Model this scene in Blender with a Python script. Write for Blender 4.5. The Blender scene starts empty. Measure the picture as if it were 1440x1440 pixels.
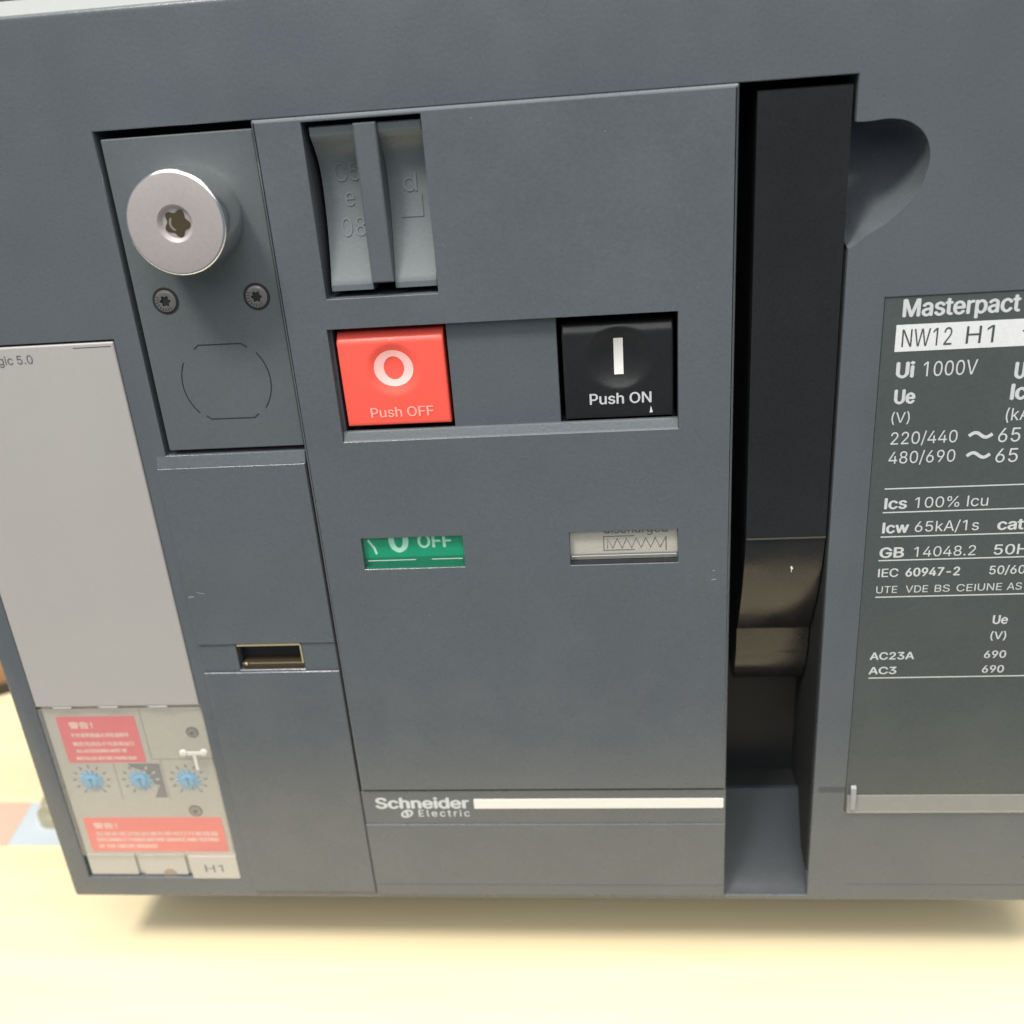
import bpy, bmesh, math, random
from mathutils import Vector, Matrix
from mathutils.geometry import tessellate_polygon, delaunay_2d_cdt
import numpy as np

random.seed(4)
S = 0.001                      # everything below is written in millimetres
scene = bpy.context.scene
col = scene.collection

# ------------------------------------------------------------------ camera
cam_d = bpy.data.cameras.new('camera')
cam = bpy.data.objects.new('camera', cam_d); col.objects.link(cam)
cx = Vector((0.994349, 0.078512, -0.071451))
cy = Vector((0.033801, 0.403877, 0.914188))
cz = Vector((0.100632, -0.911438, 0.398941))
m = Matrix((cx, cy, cz)).transposed().to_4x4()
m.translation = Vector((0.211243, -0.273335, 0.275407))
cam.matrix_world = m
cam_d.sensor_width = 36; cam_d.lens = 34.5
cam_d.clip_start = 0.01; cam_d.clip_end = 50
cam_d.dof.use_dof = True
cam_d.dof.focus_distance = 0.285
cam_d.dof.aperture_fstop = 10.0
scene.camera = cam

# ------------------------------------------------------------------ light
w = bpy.data.worlds.new('World'); scene.world = w; w.use_nodes = True
bg = w.node_tree.nodes['Background']
bg.inputs[0].default_value = (0.76, 0.88, 1.0, 1); bg.inputs[1].default_value = 0.28

def area_lamp(name, target, direction, dist, size, power, colour, shape='DISK'):
    d = bpy.data.lights.new(name, 'AREA'); d.shape = shape; d.size = size; d.energy = power; d.color = colour
    o = bpy.data.objects.new(name, d); col.objects.link(o)
    v = Vector(direction).normalized()
    o.location = Vector(target) * S + v * dist
    o.rotation_euler = v.to_track_quat('Z', 'Y').to_euler()
    return o
area_lamp('ceiling_lamp', (180, 0, 120), (-13, -17, 36), 2.2, 0.45, 46, (1.0, 0.955, 0.87))
l2 = area_lamp('highlight_lamp', (180, 0, 120), (9, -7, 38), 2.3, 1.9, 30, (1.0, 0.96, 0.90), 'RECTANGLE'); l2.data.size_y = 0.3  # long overhead lamp, added to draw the highlight arc on the lock rim

area_lamp('ceiling_bounce_fill', (180, 0, 60), (0, -13, 19), 2.2, 3.0, 69, (1.0, 0.985, 0.96), 'SQUARE')  # broad soft fill, added in place of light bounced off the unseen ceiling

scene.view_settings.view_transform = 'Standard'
scene.view_settings.look = 'None'
scene.view_settings.exposure = 0.0
scene.view_settings.gamma = 1.0

# ------------------------------------------------------------------ materials
def mat(name, rgb, rough=0.5, metal=0.0, spec=0.5, grain=0.0, grain_scale=900, var=0.0, var_scale=25, coat=0.0,
        alpha=1.0, trans=0.0, ior=1.45, bump_dist=0.0002):
    M = bpy.data.materials.new(name); M.use_nodes = True
    nt = M.node_tree; b = nt.nodes['Principled BSDF']
    b.inputs['Base Color'].default_value = (*rgb, 1)
    b.inputs['Roughness'].default_value = rough
    b.inputs['Metallic'].default_value = metal
    b.inputs['Specular IOR Level'].default_value = spec
    b.inputs['Coat Weight'].default_value = coat
    b.inputs['Coat Roughness'].default_value = 0.08
    b.inputs['Alpha'].default_value = alpha
    b.inputs['Transmission Weight'].default_value = trans
    b.inputs['IOR'].default_value = ior
    tc = nt.nodes.new('ShaderNodeTexCoord')
    geo = nt.nodes.new('ShaderNodeNewGeometry')
    if var:
        n = nt.nodes.new('ShaderNodeTexNoise'); n.inputs['Scale'].default_value = var_scale; n.inputs['Detail'].default_value = 5
        nt.links.new(geo.outputs['Position'], n.inputs['Vector'])
        r = nt.nodes.new('ShaderNodeMapRange')
        r.inputs[1].default_value = 0.3; r.inputs[2].default_value = 0.7
        r.inputs[3].default_value = 1 - var; r.inputs[4].default_value = 1 + var
        nt.links.new(n.outputs['Fac'], r.inputs[0])
        n2 = nt.nodes.new('ShaderNodeTexNoise'); n2.inputs['Scale'].default_value = 1300; n2.inputs['Detail'].default_value = 2
        nt.links.new(geo.outputs['Position'], n2.inputs['Vector'])
        r2 = nt.nodes.new('ShaderNodeMapRange')
        r2.inputs[1].default_value = 0.25; r2.inputs[2].default_value = 0.75
        r2.inputs[3].default_value = 1 - var * 1.6; r2.inputs[4].default_value = 1 + var * 1.6
        nt.links.new(n2.outputs['Fac'], r2.inputs[0])
        mu = nt.nodes.new('ShaderNodeMath'); mu.operation = 'MULTIPLY'
        nt.links.new(r.outputs[0], mu.inputs[0]); nt.links.new(r2.outputs[0], mu.inputs[1])
        vm = nt.nodes.new('ShaderNodeVectorMath'); vm.operation = 'SCALE'; vm.inputs[0].default_value = rgb
        nt.links.new(mu.outputs[0], vm.inputs['Scale'])
        nt.links.new(vm.outputs[0], b.inputs['Base Color'])
        rr = nt.nodes.new('ShaderNodeMapRange')
        rr.inputs[1].default_value = 0.3; rr.inputs[2].default_value = 0.7
        rr.inputs[3].default_value = max(0.02, rough - 0.08); rr.inputs[4].default_value = rough + 0.10
        n3 = nt.nodes.new('ShaderNodeTexNoise'); n3.inputs['Scale'].default_value = 60; n3.inputs['Detail'].default_value = 6
        nt.links.new(geo.outputs['Position'], n3.inputs['Vector'])
        nt.links.new(n3.outputs['Fac'], rr.inputs[0]); nt.links.new(rr.outputs[0], b.inputs['Roughness'])
    if grain:
        n = nt.nodes.new('ShaderNodeTexNoise'); n.inputs['Scale'].default_value = grain_scale; n.inputs['Detail'].default_value = 3
        nt.links.new(geo.outputs['Position'], n.inputs['Vector'])
        bp = nt.nodes.new('ShaderNodeBump'); bp.inputs['Strength'].default_value = grain; bp.inputs['Distance'].default_value = bump_dist
        nt.links.new(n.outputs['Fac'], bp.inputs['Height']); nt.links.new(bp.outputs[0], b.inputs['Normal'])
    return M

SLATE = (0.083, 0.094, 0.105)
M_slate = mat('slate_plastic', SLATE, 0.27, spec=0.72, grain=0.26, var=0.05)
M_plate = mat('grey_plate', (0.088, 0.100, 0.105), 0.24, grain=0.12, var=0.04)
M_rock = mat('grey_green_plastic', (0.120, 0.137, 0.142), 0.33, grain=0.2, var=0.04)
M_rib = mat('slate_rib', SLATE, 0.42, grain=0.2, var=0.04)
M_band = mat('groove_shade', (0.060, 0.068, 0.078), 0.55, grain=0.3, var=0.04)
M_label = mat('label_film', (0.064, 0.074, 0.073), 0.28, grain=0.1, var=0.05)
M_black = mat('black_plastic', (0.012, 0.0125, 0.013), 0.30, grain=0.15, var=0.1)
M_handle = mat('charcoal_plastic', (0.014, 0.0145, 0.015), 0.20, grain=0.12, grain_scale=700, var=0.12)
M_dark = mat('interior_black', (0.010, 0.011, 0.012), 0.6)
M_gap = mat('groove_dark', (0.012, 0.014, 0.018), 0.7)
M_white = mat('white_print', (0.50, 0.52, 0.53), 0.5, var=0.03)
M_wbar2 = mat('white_field', (0.62, 0.63, 0.64), 0.5, var=0.03)
M_wbar = mat('white_bar', (0.66, 0.65, 0.62), 0.5)
M_greyprint = mat('grey_print', (0.50, 0.52, 0.52), 0.5)
M_dprint = mat('dark_print', (0.055, 0.06, 0.065), 0.5)
M_red = mat('red_plastic', (0.86, 0.10, 0.070), 0.36, grain=0.1, var=0.02)
M_redprint = mat('pale_print_on_red', (0.92, 0.50, 0.47), 0.5)
M_redprint2 = mat('pink_print_on_red', (0.92, 0.36, 0.31), 0.5)
M_green = mat('green_plastic', (0.001, 0.30, 0.16), 0.35, spec=0.2, var=0.06)
M_gfoot = mat('green_foot', (0.001, 0.13, 0.07), 0.4)
M_mint = mat('mint_print', (0.42, 0.78, 0.62), 0.4)
M_ivory = mat('ivory_plastic', (0.50, 0.46, 0.41), 0.4, var=0.03)
M_beige = mat('beige_cover', (0.325, 0.312, 0.30), 0.5, grain=0.1, var=0.012, var_scale=12)
M_beige2 = mat('beige_base', (0.47, 0.445, 0.39), 0.5, var=0.05)
M_tab = mat('pale_tab', (0.42, 0.40, 0.36), 0.45, var=0.02)
M_blue = mat('blue_dial', (0.11, 0.42, 0.70), 0.4)
M_dgrey = mat('dark_grey_print', (0.11, 0.11, 0.13), 0.5, var=0.1)
M_stick = mat('red_sticker', (0.80, 0.075, 0.11), 0.5, var=0.02)
M_stick2 = mat('coral_sticker', (0.90, 0.12, 0.10), 0.5, var=0.02)
M_stprint = mat('sticker_print', (0.95, 0.62, 0.56), 0.5)
M_metal = mat('brushed_metal', (0.335, 0.305, 0.30), 0.55, metal=0.25, var=0.03, grain=0.15, grain_scale=1500, bump_dist=0.00005)
M_chrome = mat('polished_metal', (0.80, 0.80, 0.80), 0.16, metal=1.0)
M_brass = mat('old_brass', (0.060, 0.045, 0.025), 0.5, metal=0.3)
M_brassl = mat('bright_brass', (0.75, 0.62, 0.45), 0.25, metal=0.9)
M_screw = mat('dark_steel', (0.30, 0.27, 0.25), 0.3, metal=0.8, grain=0.6, grain_scale=500)
M_cav = mat('cavity_gold', (0.62, 0.52, 0.34), 0.2, metal=0.5)
M_scuff = mat('scuff', (0.27, 0.29, 0.29), 0.6)
M_table = mat('pale_wood', (0.84, 0.72, 0.47), 0.42, grain=0.1, grain_scale=250, var=0.0)
M_card = mat('brown_card', (0.34, 0.19, 0.085), 0.7, grain=0.3, var=0.05)
M_cardd = mat('dark_slab', (0.035, 0.03, 0.02), 0.7)
M_salmon = mat('salmon_paper', (0.66, 0.44, 0.34), 0.5)
M_pblue = mat('pale_blue_paper', (0.50, 0.56, 0.60), 0.5)
M_olive = mat('olive_metal', (0.42, 0.39, 0.28), 0.35, metal=0.4)

# subtle long wood figure on the table
def wood():
    nt = M_table.node_tree; b = nt.nodes['Principled BSDF']
    geo = nt.nodes.new('ShaderNodeNewGeometry')
    mp = nt.nodes.new('ShaderNodeMapping'); mp.inputs['Scale'].default_value = (4, 60, 4)
    nt.links.new(geo.outputs['Position'], mp.inputs['Vector'])
    n = nt.nodes.new('ShaderNodeTexNoise'); n.inputs['Scale'].default_value = 1.6; n.inputs['Detail'].default_value = 6
    nt.links.new(mp.outputs[0], n.inputs['Vector'])
    r = nt.nodes.new('ShaderNodeValToRGB')
    r.color_ramp.elements[0].position = 0.3; r.color_ramp.elements[0].color = (0.76, 0.635, 0.40, 1)
    r.color_ramp.elements[1].position = 0.7; r.color_ramp.elements[1].color = (0.80, 0.69, 0.455, 1)
    nt.links.new(n.outputs['Fac'], r.inputs[0]); nt.links.new(r.outputs[0], b.inputs['Base Color'])
wood()

def clear(name, tint, fac_diffuse, rough=0.06, refl=0.10):
    M = bpy.data.materials.new(name); M.use_nodes = True
    nt = M.node_tree; nt.nodes.clear()
    out = nt.nodes.new('ShaderNodeOutputMaterial')
    tr = nt.nodes.new('ShaderNodeBsdfTransparent'); tr.inputs[0].default_value = (*tint, 1)
    df = nt.nodes.new('ShaderNodeBsdfDiffuse'); df.inputs[0].default_value = (0.75, 0.74, 0.70, 1)
    gl = nt.nodes.new('ShaderNodeBsdfGlossy'); gl.inputs['Roughness'].default_value = rough
    lw = nt.nodes.new('ShaderNodeFresnel'); lw.inputs[0].default_value = 1.45
    m1 = nt.nodes.new('ShaderNodeMixShader'); m1.inputs[0].default_value = fac_diffuse
    nt.links.new(tr.outputs[0], m1.inputs[1]); nt.links.new(df.outputs[0], m1.inputs[2])
    m2 = nt.nodes.new('ShaderNodeMixShader')
    ge = nt.nodes.new('ShaderNodeNewGeometry')
    iv = nt.nodes.new('ShaderNodeMath'); iv.operation = 'SUBTRACT'; iv.inputs[0].default_value = 1.0
    nt.links.new(ge.outputs['Backfacing'], iv.inputs[1])
    ml = nt.nodes.new('ShaderNodeMath'); ml.operation = 'MULTIPLY'
    nt.links.new(iv.outputs[0], ml.inputs[0]); nt.links.new(lw.outputs[0], ml.inputs[1])
    nt.links.new(ml.outputs[0], m2.inputs[0]); nt.links.new(m1.outputs[0], m2.inputs[1]); nt.links.new(gl.outputs[0], m2.inputs[2])
    nt.links.new(m2.outputs[0], out.inputs[0])
    return M
M_lens = clear('clear_lens', (0.97, 0.98, 0.97), 0.008)
M_milky = clear('milky_cover', (0.93, 0.93, 0.92), 0.10, rough=0.22)
M_strip = clear('clear_strip', (0.8, 0.78, 0.74), 0.20, rough=0.18)

# ------------------------------------------------------------------ geometry helpers (mm in, metres out)
ORG = {}
def link(name, verts, faces, material, parent=None, smooth=False, mats=None, fidx=None, sharp=30):
    """one mesh object, origin at its bounding-box centre"""
    lo = [min(v[i] for v in verts) for i in range(3)]; hi = [max(v[i] for v in verts) for i in range(3)]
    c = Vector([(a + b) / 2 for a, b in zip(lo, hi)])
    me = bpy.data.meshes.new(name)
    me.from_pydata([((v[0]-c.x)*S, (v[1]-c.y)*S, (v[2]-c.z)*S) for v in verts], [], faces)
    for mm in (mats or [material]): me.materials.append(mm)
    if fidx: 
        for p, i in zip(me.polygons, fidx): p.material_index = i
    bm = bmesh.new(); bm.from_mesh(me); bmesh.ops.recalc_face_normals(bm, faces=bm.faces); bm.to_mesh(me); bm.free()
    if smooth:
        me.polygons.foreach_set('use_smooth', [True]*len(me.polygons))
        try: me.set_sharp_from_angle(angle=math.radians(sharp))
        except Exception: pass
    o = bpy.data.objects.new(name, me); col.objects.link(o)
    ORG[o.name] = c
    if parent:
        o.parent = parent; o.location = (c - ORG[parent.name]) * S
    else:
        o.location = c * S
    return o

class MB:
    def __init__(s): s.v = []; s.f = []; s.i = []
    def add(s, v, f, mi=0):
        k = len(s.v); s.v += [tuple(p) for p in v]; s.f += [tuple(j + k for j in q) for q in f]; s.i += [mi]*len(f)
    def build(s, name, material, parent=None, smooth=False, mats=None):
        return link(name, s.v, s.f, material, parent, smooth, mats, s.i if mats else None)

def offset_loop(loop, d):
    """mitre-offset a CCW loop outward by d (x,z)"""
    n = len(loop); out = []
    for i in range(n):
        p0 = Vector(loop[i-1]); p = Vector(loop[i]); p1 = Vector(loop[(i+1) % n])
        e0 = (p - p0).normalized(); e1 = (p1 - p).normalized()
        n0 = Vector((e0.y, -e0.x)); n1 = Vector((e1.y, -e1.x))
        b = (n0 + n1); b = b / max(0.2, (1 + n0.dot(n1)))
        out.append(tuple(p + b * d))
    return out

def rect(x0, z0, x1, z1, r=0.0, n=4):
    if r <= 0: return [(x0, z0), (x1, z0), (x1, z1), (x0, z1)]
    out = []
    for cx_, cz_, a in ((x1-r, z0+r, -90), (x1-r, z1-r, 0), (x0+r, z1-r, 90), (x0+r, z0+r, 180)):
        for k in range(n+1):
            t = math.radians(a + 90*k/n); out.append((cx_ + r*math.cos(t), cz_ + r*math.sin(t)))
    return out

def circle(x, z, r, n=40, a0=0): return [(x + r*math.cos(2*math.pi*k/n + a0), z + r*math.sin(2*math.pi*k/n + a0)) for k in range(n)]

def add_plate(mb, outer, holes, y0, y1, bev=0.4, seg=3, hbev=None, mi=0):
    """plate with a front face at y0 (towards the viewer), back at y1, rounded front edges"""
    hbev = bev if hbev is None else hbev
    loops = [(outer, -1, bev)] + [(h, 1, hbev) for h in holes]
    levels = []
    for k in range(seg + 1):
        t = math.pi/2 * k/seg
        levels.append((1 - math.sin(t), 1 - math.cos(t)))   # (inset fraction, depth fraction)
    front = [offset_loop(lp, sg*b) if b > 0 else lp for lp, sg, b in loops]
    tess = tessellate_polygon([[Vector((x, z, 0)) for x, z in lp] for lp in front])
    base = len(mb.v); idx = []
    def ring(lp, y):
        k = len(mb.v); mb.v += [(x, y, z) for x, z in lp]; return k
    starts = []
    for (lp, sg, b), fr in zip(loops, front):
        rs = [ring(fr, y0)]
        if b > 0:
            for ins, dep in levels[1:]:
                rs.append(ring(offset_loop(lp, sg*b*ins) if ins > 1e-6 else lp, y0 + b*dep))
        rs.append(ring(lp, y1))
        starts.append(rs)
        n = len(lp)
        for a, c in zip(rs, rs[1:]):
            for i in range(n):
                j = (i+1) % n
                q = (a+i, a+j, c+j, c+i)
                mb.f.append(q); mb.i.append(mi)
    def mapping(which):
        mp = []
        for (lp, sg, b), rs in zip(loops, starts):
            s0 = rs[0] if which == 0 else rs[-1]
            mp += [s0 + i for i in range(len(lp))]
        return mp
    for wch in (0, 1):
        mp = mapping(wch)
        for t in tess:
            mb.f.append(tuple(mp[i] for i in t)); mb.i.append(mi)

def plate(name, outer, holes, y0, y1, material, parent, bev=0.4, seg=3, hbev=None):
    mb = MB(); add_plate(mb, outer, holes, y0, y1, bev, seg, hbev)
    return mb.build(name, material, parent)

def add_box(mb, x0, x1, y0, y1, z0, z1, mi=0):
    v = [(x, y, z) for x in (x0, x1) for y in (y0, y1) for z in (z0, z1)]
    mb.add(v, [(0,1,3,2), (4,6,7,5), (0,4,5,1), (2,3,7,6), (0,2,6,4), (1,5,7,3)], mi)

def add_prism_x(mb, x0, x1, prof, mi=0, x0b=None, x1b=None):
    """profile of (y,z) points extruded along x"""
    n = len(prof)
    v = [(x0, y, z) for y, z in prof] + [(x1, y, z) for y, z in prof]
    f = [(i, (i+1) % n, n + (i+1) % n, n + i) for i in range(n)]
    f += [tuple(range(n))[::-1], tuple(range(n, 2*n))]
    mb.add(v, f, mi)

def add_lathe_y(mb, x, z, prof, n=48, mi=0, cap0=True, cap1=True):
    """rings of (radius, y) round the y axis through (x, z)"""
    v = []
    for r, y in prof: v += [(x + r*math.cos(2*math.pi*k/n), y, z + r*math.sin(2*math.pi*k/n)) for k in range(n)]
    f = []
    for a in range(len(prof)-1):
        for k in range(n):
            f.append((a*n+k, a*n+(k+1) % n, (a+1)*n+(k+1) % n, (a+1)*n+k))
    if cap0: f.append(tuple(range(n)))
    if cap1: f.append(tuple(range((len(prof)-1)*n, len(prof)*n))[::-1])
    mb.add(v, f, mi)

def add_sheet(mb, poly, y0, y1, mi=0):
    """polygon (x,z) as a thin slab"""
    t = tessellate_polygon([[Vector((x, z, 0)) for x, z in poly]])
    n = len(poly)
    v = [(x, y0, z) for x, z in poly] + [(x, y1, z) for x, z in poly]
    f = [tuple(q) for q in t] + [tuple(n+i for i in q) for q in t] + [(i, (i+1) % n, n+(i+1) % n, n+i) for i in range(n)]
    mb.add(v, f, mi)

def add_stroke(mb, pts, wid, y0, y1, mi=0):
    P = [Vector(p) for p in pts]; n = len(P)
    P[0] = P[0] - (P[1]-P[0]).normalized()*wid*0.35; P[-1] = P[-1] + (P[-1]-P[-2]).normalized()*wid*0.35
    L, Rr = [], []
    for i in range(n):
        e0 = (P[i]-P[i-1]).normalized() if i else (P[1]-P[0]).normalized()
        e1 = (P[i+1]-P[i]).normalized() if i < n-1 else e0
        n0 = Vector((-e0.y, e0.x)); n1 = Vector((-e1.y, e1.x))
        b = (n0+n1)/max(0.35, 1+n0.dot(n1))
        L.append(P[i]+b*wid/2); Rr.append(P[i]-b*wid/2)
    V = []; F = []
    for y in (y0, y1):
        for a, c in zip(L, Rr): V += [(a.x, y, a.y), (c.x, y, c.y)]
    m = 2*n
    for i in range(n-1):
        a = 2*i
        F += [(a, a+1, a+3, a+2), (m+a, m+a+2, m+a+3, m+a+1), (a, a+2, m+a+2, m+a), (a+1, m+a+1, m+a+3, a+3)]
    F += [(0, m, m+1, 1), (m-2, m-1, 2*m-1, 2*m-2)]
    mb.add(V, F, mi)

# ---- lettering
_cap = None
FONT = None; CJK = None
try:
    import os
    FONT = bpy.data.fonts.load(os.path.join(bpy.utils.system_resource('DATAFILES', path='fonts'), 'Inter.woff2'))
    CJK = bpy.data.fonts.load(os.path.join(bpy.utils.system_resource('DATAFILES', path='fonts'), 'Noto Sans CJK Regular.woff2'))
except Exception:
    CJK = None
def glyphs(txt, bold=0.0, res=4, spacing=1.0, shear=0.0):
    """outlines of a text as triangles, filled by winding number (overlapping contours stay clean)"""
    cu = bpy.data.curves.new('lettering', 'FONT'); cu.fill_mode = 'NONE'; cu.size = 1.0
    f_ = CJK if any(ord(ch) > 0x2e80 for ch in txt) else FONT
    if f_: cu.font = f_
    latin = f_ is FONT and FONT is not None
    cu.body = txt.replace('I', '\u0399') if latin else txt
    cu.resolution_u = res; cu.space_character = spacing; cu.shear = shear
    o = bpy.data.objects.new('lettering_source', cu); col.objects.link(o)
    dg = bpy.context.evaluated_depsgraph_get(); dg.update()
    me = bpy.data.meshes.new_from_object(o.evaluated_get(dg))
    adj = {}
    for e in me.edges:
        a, b = e.vertices; adj.setdefault(a, []).append(b); adj.setdefault(b, []).append(a)
    P = [(p.co.x, p.co.y) for p in me.vertices]
    bpy.data.objects.remove(o); bpy.data.curves.remove(cu); bpy.data.meshes.remove(me)
    seen = set(); loops = []
    for s0 in range(len(P)):
        if s0 in seen or s0 not in adj: continue
        lp = [s0]; seen.add(s0); cur = s0
        while True:
            nx = [q for q in adj[cur] if q not in seen]
            if not nx: break
            cur = nx[0] if len(lp) > 1 or len(nx) == 1 else min(nx, key=lambda q: abs(q-cur)); lp.append(cur); seen.add(cur)
        if len(lp) > 2: loops.append([P[q] for q in lp])
    def bb(l): xs = [p[0] for p in l]; zs = [p[1] for p in l]; return min(xs), max(xs), min(zs), max(zs)
    if latin and '1' in txt:             # a plain grotesque 1: leave its foot off
        B = [bb(l) for l in loops]
        stems = [b for l, b in zip(loops, B) if len(l) == 8 and abs(b[1]-b[0]-0.195) < 0.015 and abs(b[3]-b[2]-0.51) < 0.02]
        loops = [l for l, b in zip(loops, B) if not (len(l) == 4 and b[3]-b[2] < 0.07 and b[2] < 0.01 and 0.27 < b[1]-b[0] < 0.35
                 and any(b[0]-0.02 < q[0] < q[1] < b[1]+0.02 for q in stems))]
    # group contours that overlap in x
    items = sorted([(bb(l), l) for l in loops], key=lambda t: t[0][0]); groups = []
    for b, l in items:
        if groups and b[0] < groups[-1][0] - 1e-4: groups[-1][1].append(l); groups[-1][0] = max(groups[-1][0], b[1])
        else: groups.append([b[1], [l]])
    V = []; F = []
    for _, ls in groups:
        pts = []; ed = []; segs = []
        for l in ls:
            k = len(pts); n = len(l); pts += [Vector(p) for p in l]
            ed += [(k+q, k+(q+1) % n) for q in range(n)]
            segs += [(*l[q], *l[(q+1) % n]) for q in range(n)]
        vo, eo, fo, *_r = delaunay_2d_cdt(pts, ed, [], 0, 1e-6)
        sg = np.array(segs); A = sg[:, :2]; Bq = sg[:, 2:]
        C = np.array([[(vo[t[0]][c]+vo[t[1]][c]+vo[t[2]][c])/3 for c in (0, 1)] for t in fo]) if fo else np.zeros((0, 2))
        if not len(C): continue
        cx_, cz_ = C[:, 0:1], C[:, 1:2]
        up = (A[None, :, 1] <= cz_) & (Bq[None, :, 1] > cz_); dn = (A[None, :, 1] > cz_) & (Bq[None, :, 1] <= cz_)
        crs = (Bq[None, :, 0]-A[None, :, 0])*(cz_-A[None, :, 1]) - (cx_-A[None, :, 0])*(Bq[None, :, 1]-A[None, :, 1])
        wn = (up & (crs > 0)).sum(1) - (dn & (crs < 0)).sum(1)
        k = len(V); V += [tuple(p) for p in vo]
        F += [tuple(k+q for q in t) for t, w_ in zip(fo, wn) if w_ != 0]
    used = sorted({q for t in F for q in t}); mp = {q: r for r, q in enumerate(used)}
    return [V[q] for q in used], [tuple(mp[q] for q in t) for t in F]
def lettering(txt, x0, x1, z, cap, y, material, parent, bold=0.0, res=3, yfun=None, name='lettering', spacing=1.0, shear=0.0):
    """text whose ink spans x0..x1, baseline z, capital height cap; lies at depth y"""
    global _cap
    if _cap is None:
        vv, _ = glyphs('H'); _cap = max(p[1] for p in vv) - min(p[1] for p in vv)
    v, f = glyphs(txt, 0.0, res, spacing, shear)
    a = min(p[0] for p in v); b = max(p[0] for p in v)
    sz = cap / _cap
    d = max(0.0, bold)*sz*1.1
    sx = (x1 - x0 - 2*d) / (b - a) if x1 is not None else sz
    out = []; ff = []
    offs = [(0, 0)] if d == 0 else [(-d, 0), (d, 0), (-d*0.5, 0), (d*0.5, 0), (0, d*0.6), (0, -d*0.6), (0, 0)]
    for q, (ox_, oz_) in enumerate(offs):      # heavier weights: the outline repeated a hair apart
        k0 = len(out)
        for px, pz in v:
            X = x0 + d + (px - a)*sx + ox_; Z = z + pz*sz + oz_
            out.append((X, (y if yfun is None else yfun(X, Z) - 0.06) - 0.006*q, Z))
        ff += [tuple(i + k0 for i in t) for t in f]
    return link(name, out, ff, material, parent)

# ================================================================== THE BREAKER
root = bpy.data.objects.new('circuit_breaker', None); col.objects.link(root)
root.empty_display_size = 0.05
ORG[root.name] = Vector((186, 150, -35)); root.location = ORG[root.name] * S
root['label'] = 'slate grey circuit breaker with red off and black on buttons standing on the pale table'
root['category'] = 'circuit breaker'

W = 372; H = 300.6
# --- housing (front bezel)
mb = MB()
bez_holes = [rect(7.7, 9.1, 67.8, 215.2), rect(75.6, 178.4, 119.6, 271.4), rect(119.6, 2.1, 276.3, 271.6), rect(286.9, 39.6, 364, 215.3)]
# lock recess and cover opening touch: join them in one outline
open_main = [(119.6, 2.1), (276.3, 2.1), (276.3, 271.6), (75.6, 271.6), (75.6, 178.4), (119.6, 178.4)]
outer = rect(0, 0, W, H, 1.2)
add_plate(mb, outer, [rect(7.7, 9.1, 67.8, 215.2), open_main, rect(84.9, 101.0, 107.7, 111.3), rect(286.9, 39.6, 364, 215.3)], 0, 36, bev=0.5, hbev=0.35)
housing = mb.build('housing', M_slate, root)

# finger scoop cut into the housing beside the handle
ctl = [(262, 262.5), (276.4, 260.4), (285, 260.6), (290.2, 259.2), (294, 255.5), (295.2, 249.5), (292.8, 242), (286.3, 235.4), (281, 232.2), (276.2, 228.8), (264, 226)]
def catmull(P, n=6):
    out = []
    for i in range(len(P)-1):
        p0 = Vector(P[max(i-1, 0)]); p1 = Vector(P[i]); p2 = Vector(P[i+1]); p3 = Vector(P[min(i+2, len(P)-1)])
        for k in range(n):
            t = k/n
            out.append(tuple(0.5*((2*p1)+(-p0+p2)*t+(2*p0-5*p1+4*p2-p3)*t*t+(-p0+3*p1-3*p2+p3)*t*t*t)))
    out.append(P[-1]); return out
lp = catmull(ctl)[::-1]
N = len(lp); V = [(x, -2.0, z) for x, z in lp]; F = []
rings = 1; cxs, czs = 268, 245
for k in range(0, 9):
    t = k/9 * math.pi/2
    s = math.cos(t)**0.75; d = 20*math.sin(t)
    V += [(cxs + (x-cxs)*s, d, czs + (z-czs)*s + 2.5*math.sin(t)) for x, z in lp]; rings += 1
for r in range(rings-1):
    for i in range(N):
        F.append((r*N+i, r*N+(i+1) % N, (r+1)*N+(i+1) % N, (r+1)*N+i))
F.append(tuple(range(N))); F.append(tuple(range((rings-1)*N, rings*N))[::-1])
cutter = link('scoop_cutter', V, F, M_slate)
bpy.context.view_layer.update()
md = housing.modifiers.new('scoop', 'BOOLEAN'); md.operation = 'DIFFERENCE'; md.object = cutter; md.solver = 'EXACT'
dg = bpy.context.evaluated_depsgraph_get(); dg.update()
nm = bpy.data.meshes.new_from_object(housing.evaluated_get(dg)); housing.modifiers.clear()
old = housing.data; housing.data = nm; bpy.data.meshes.remove(old); nm.name = 'housing'
bpy.data.objects.remove(cutter)
# shade the scoop smooth only
for p in nm.polygons:
    c = p.center; X = c.x*1000 + ORG['housing'].x; Y = c.y*1000 + ORG['housing'].y; Z = c.z*1000 + ORG['housing'].z
    if 276.5 < X < 296 and 228 < Z < 262 and 0.3 < Y < 21: p.use_smooth = True
try: nm.set_sharp_from_angle(angle=math.radians(40))
except Exception: pass

# top ledge: a pale grey chamfer and the upper wall behind it
mb = MB()
add_prism_x(mb, 0.3, W-0.3, [(5.2, H-1.2), (5.2, H+48), (36, H+48), (36, H-1.2)])
mb.build('upper_housing', M_slate, root)
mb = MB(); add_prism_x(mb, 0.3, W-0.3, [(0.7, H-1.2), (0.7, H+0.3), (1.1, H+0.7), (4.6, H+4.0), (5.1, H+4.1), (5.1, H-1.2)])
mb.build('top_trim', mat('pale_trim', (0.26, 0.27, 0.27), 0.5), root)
# body behind the bezel, standing on the table
mb = MB()
add_prism_x(mb, 14, W-14, [(36.2, 2), (58, 2), (58, -35), (300, -35), (300, H+30), (36.2, H+30)])
mb.build('rear_body', M_dark, root)

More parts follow.
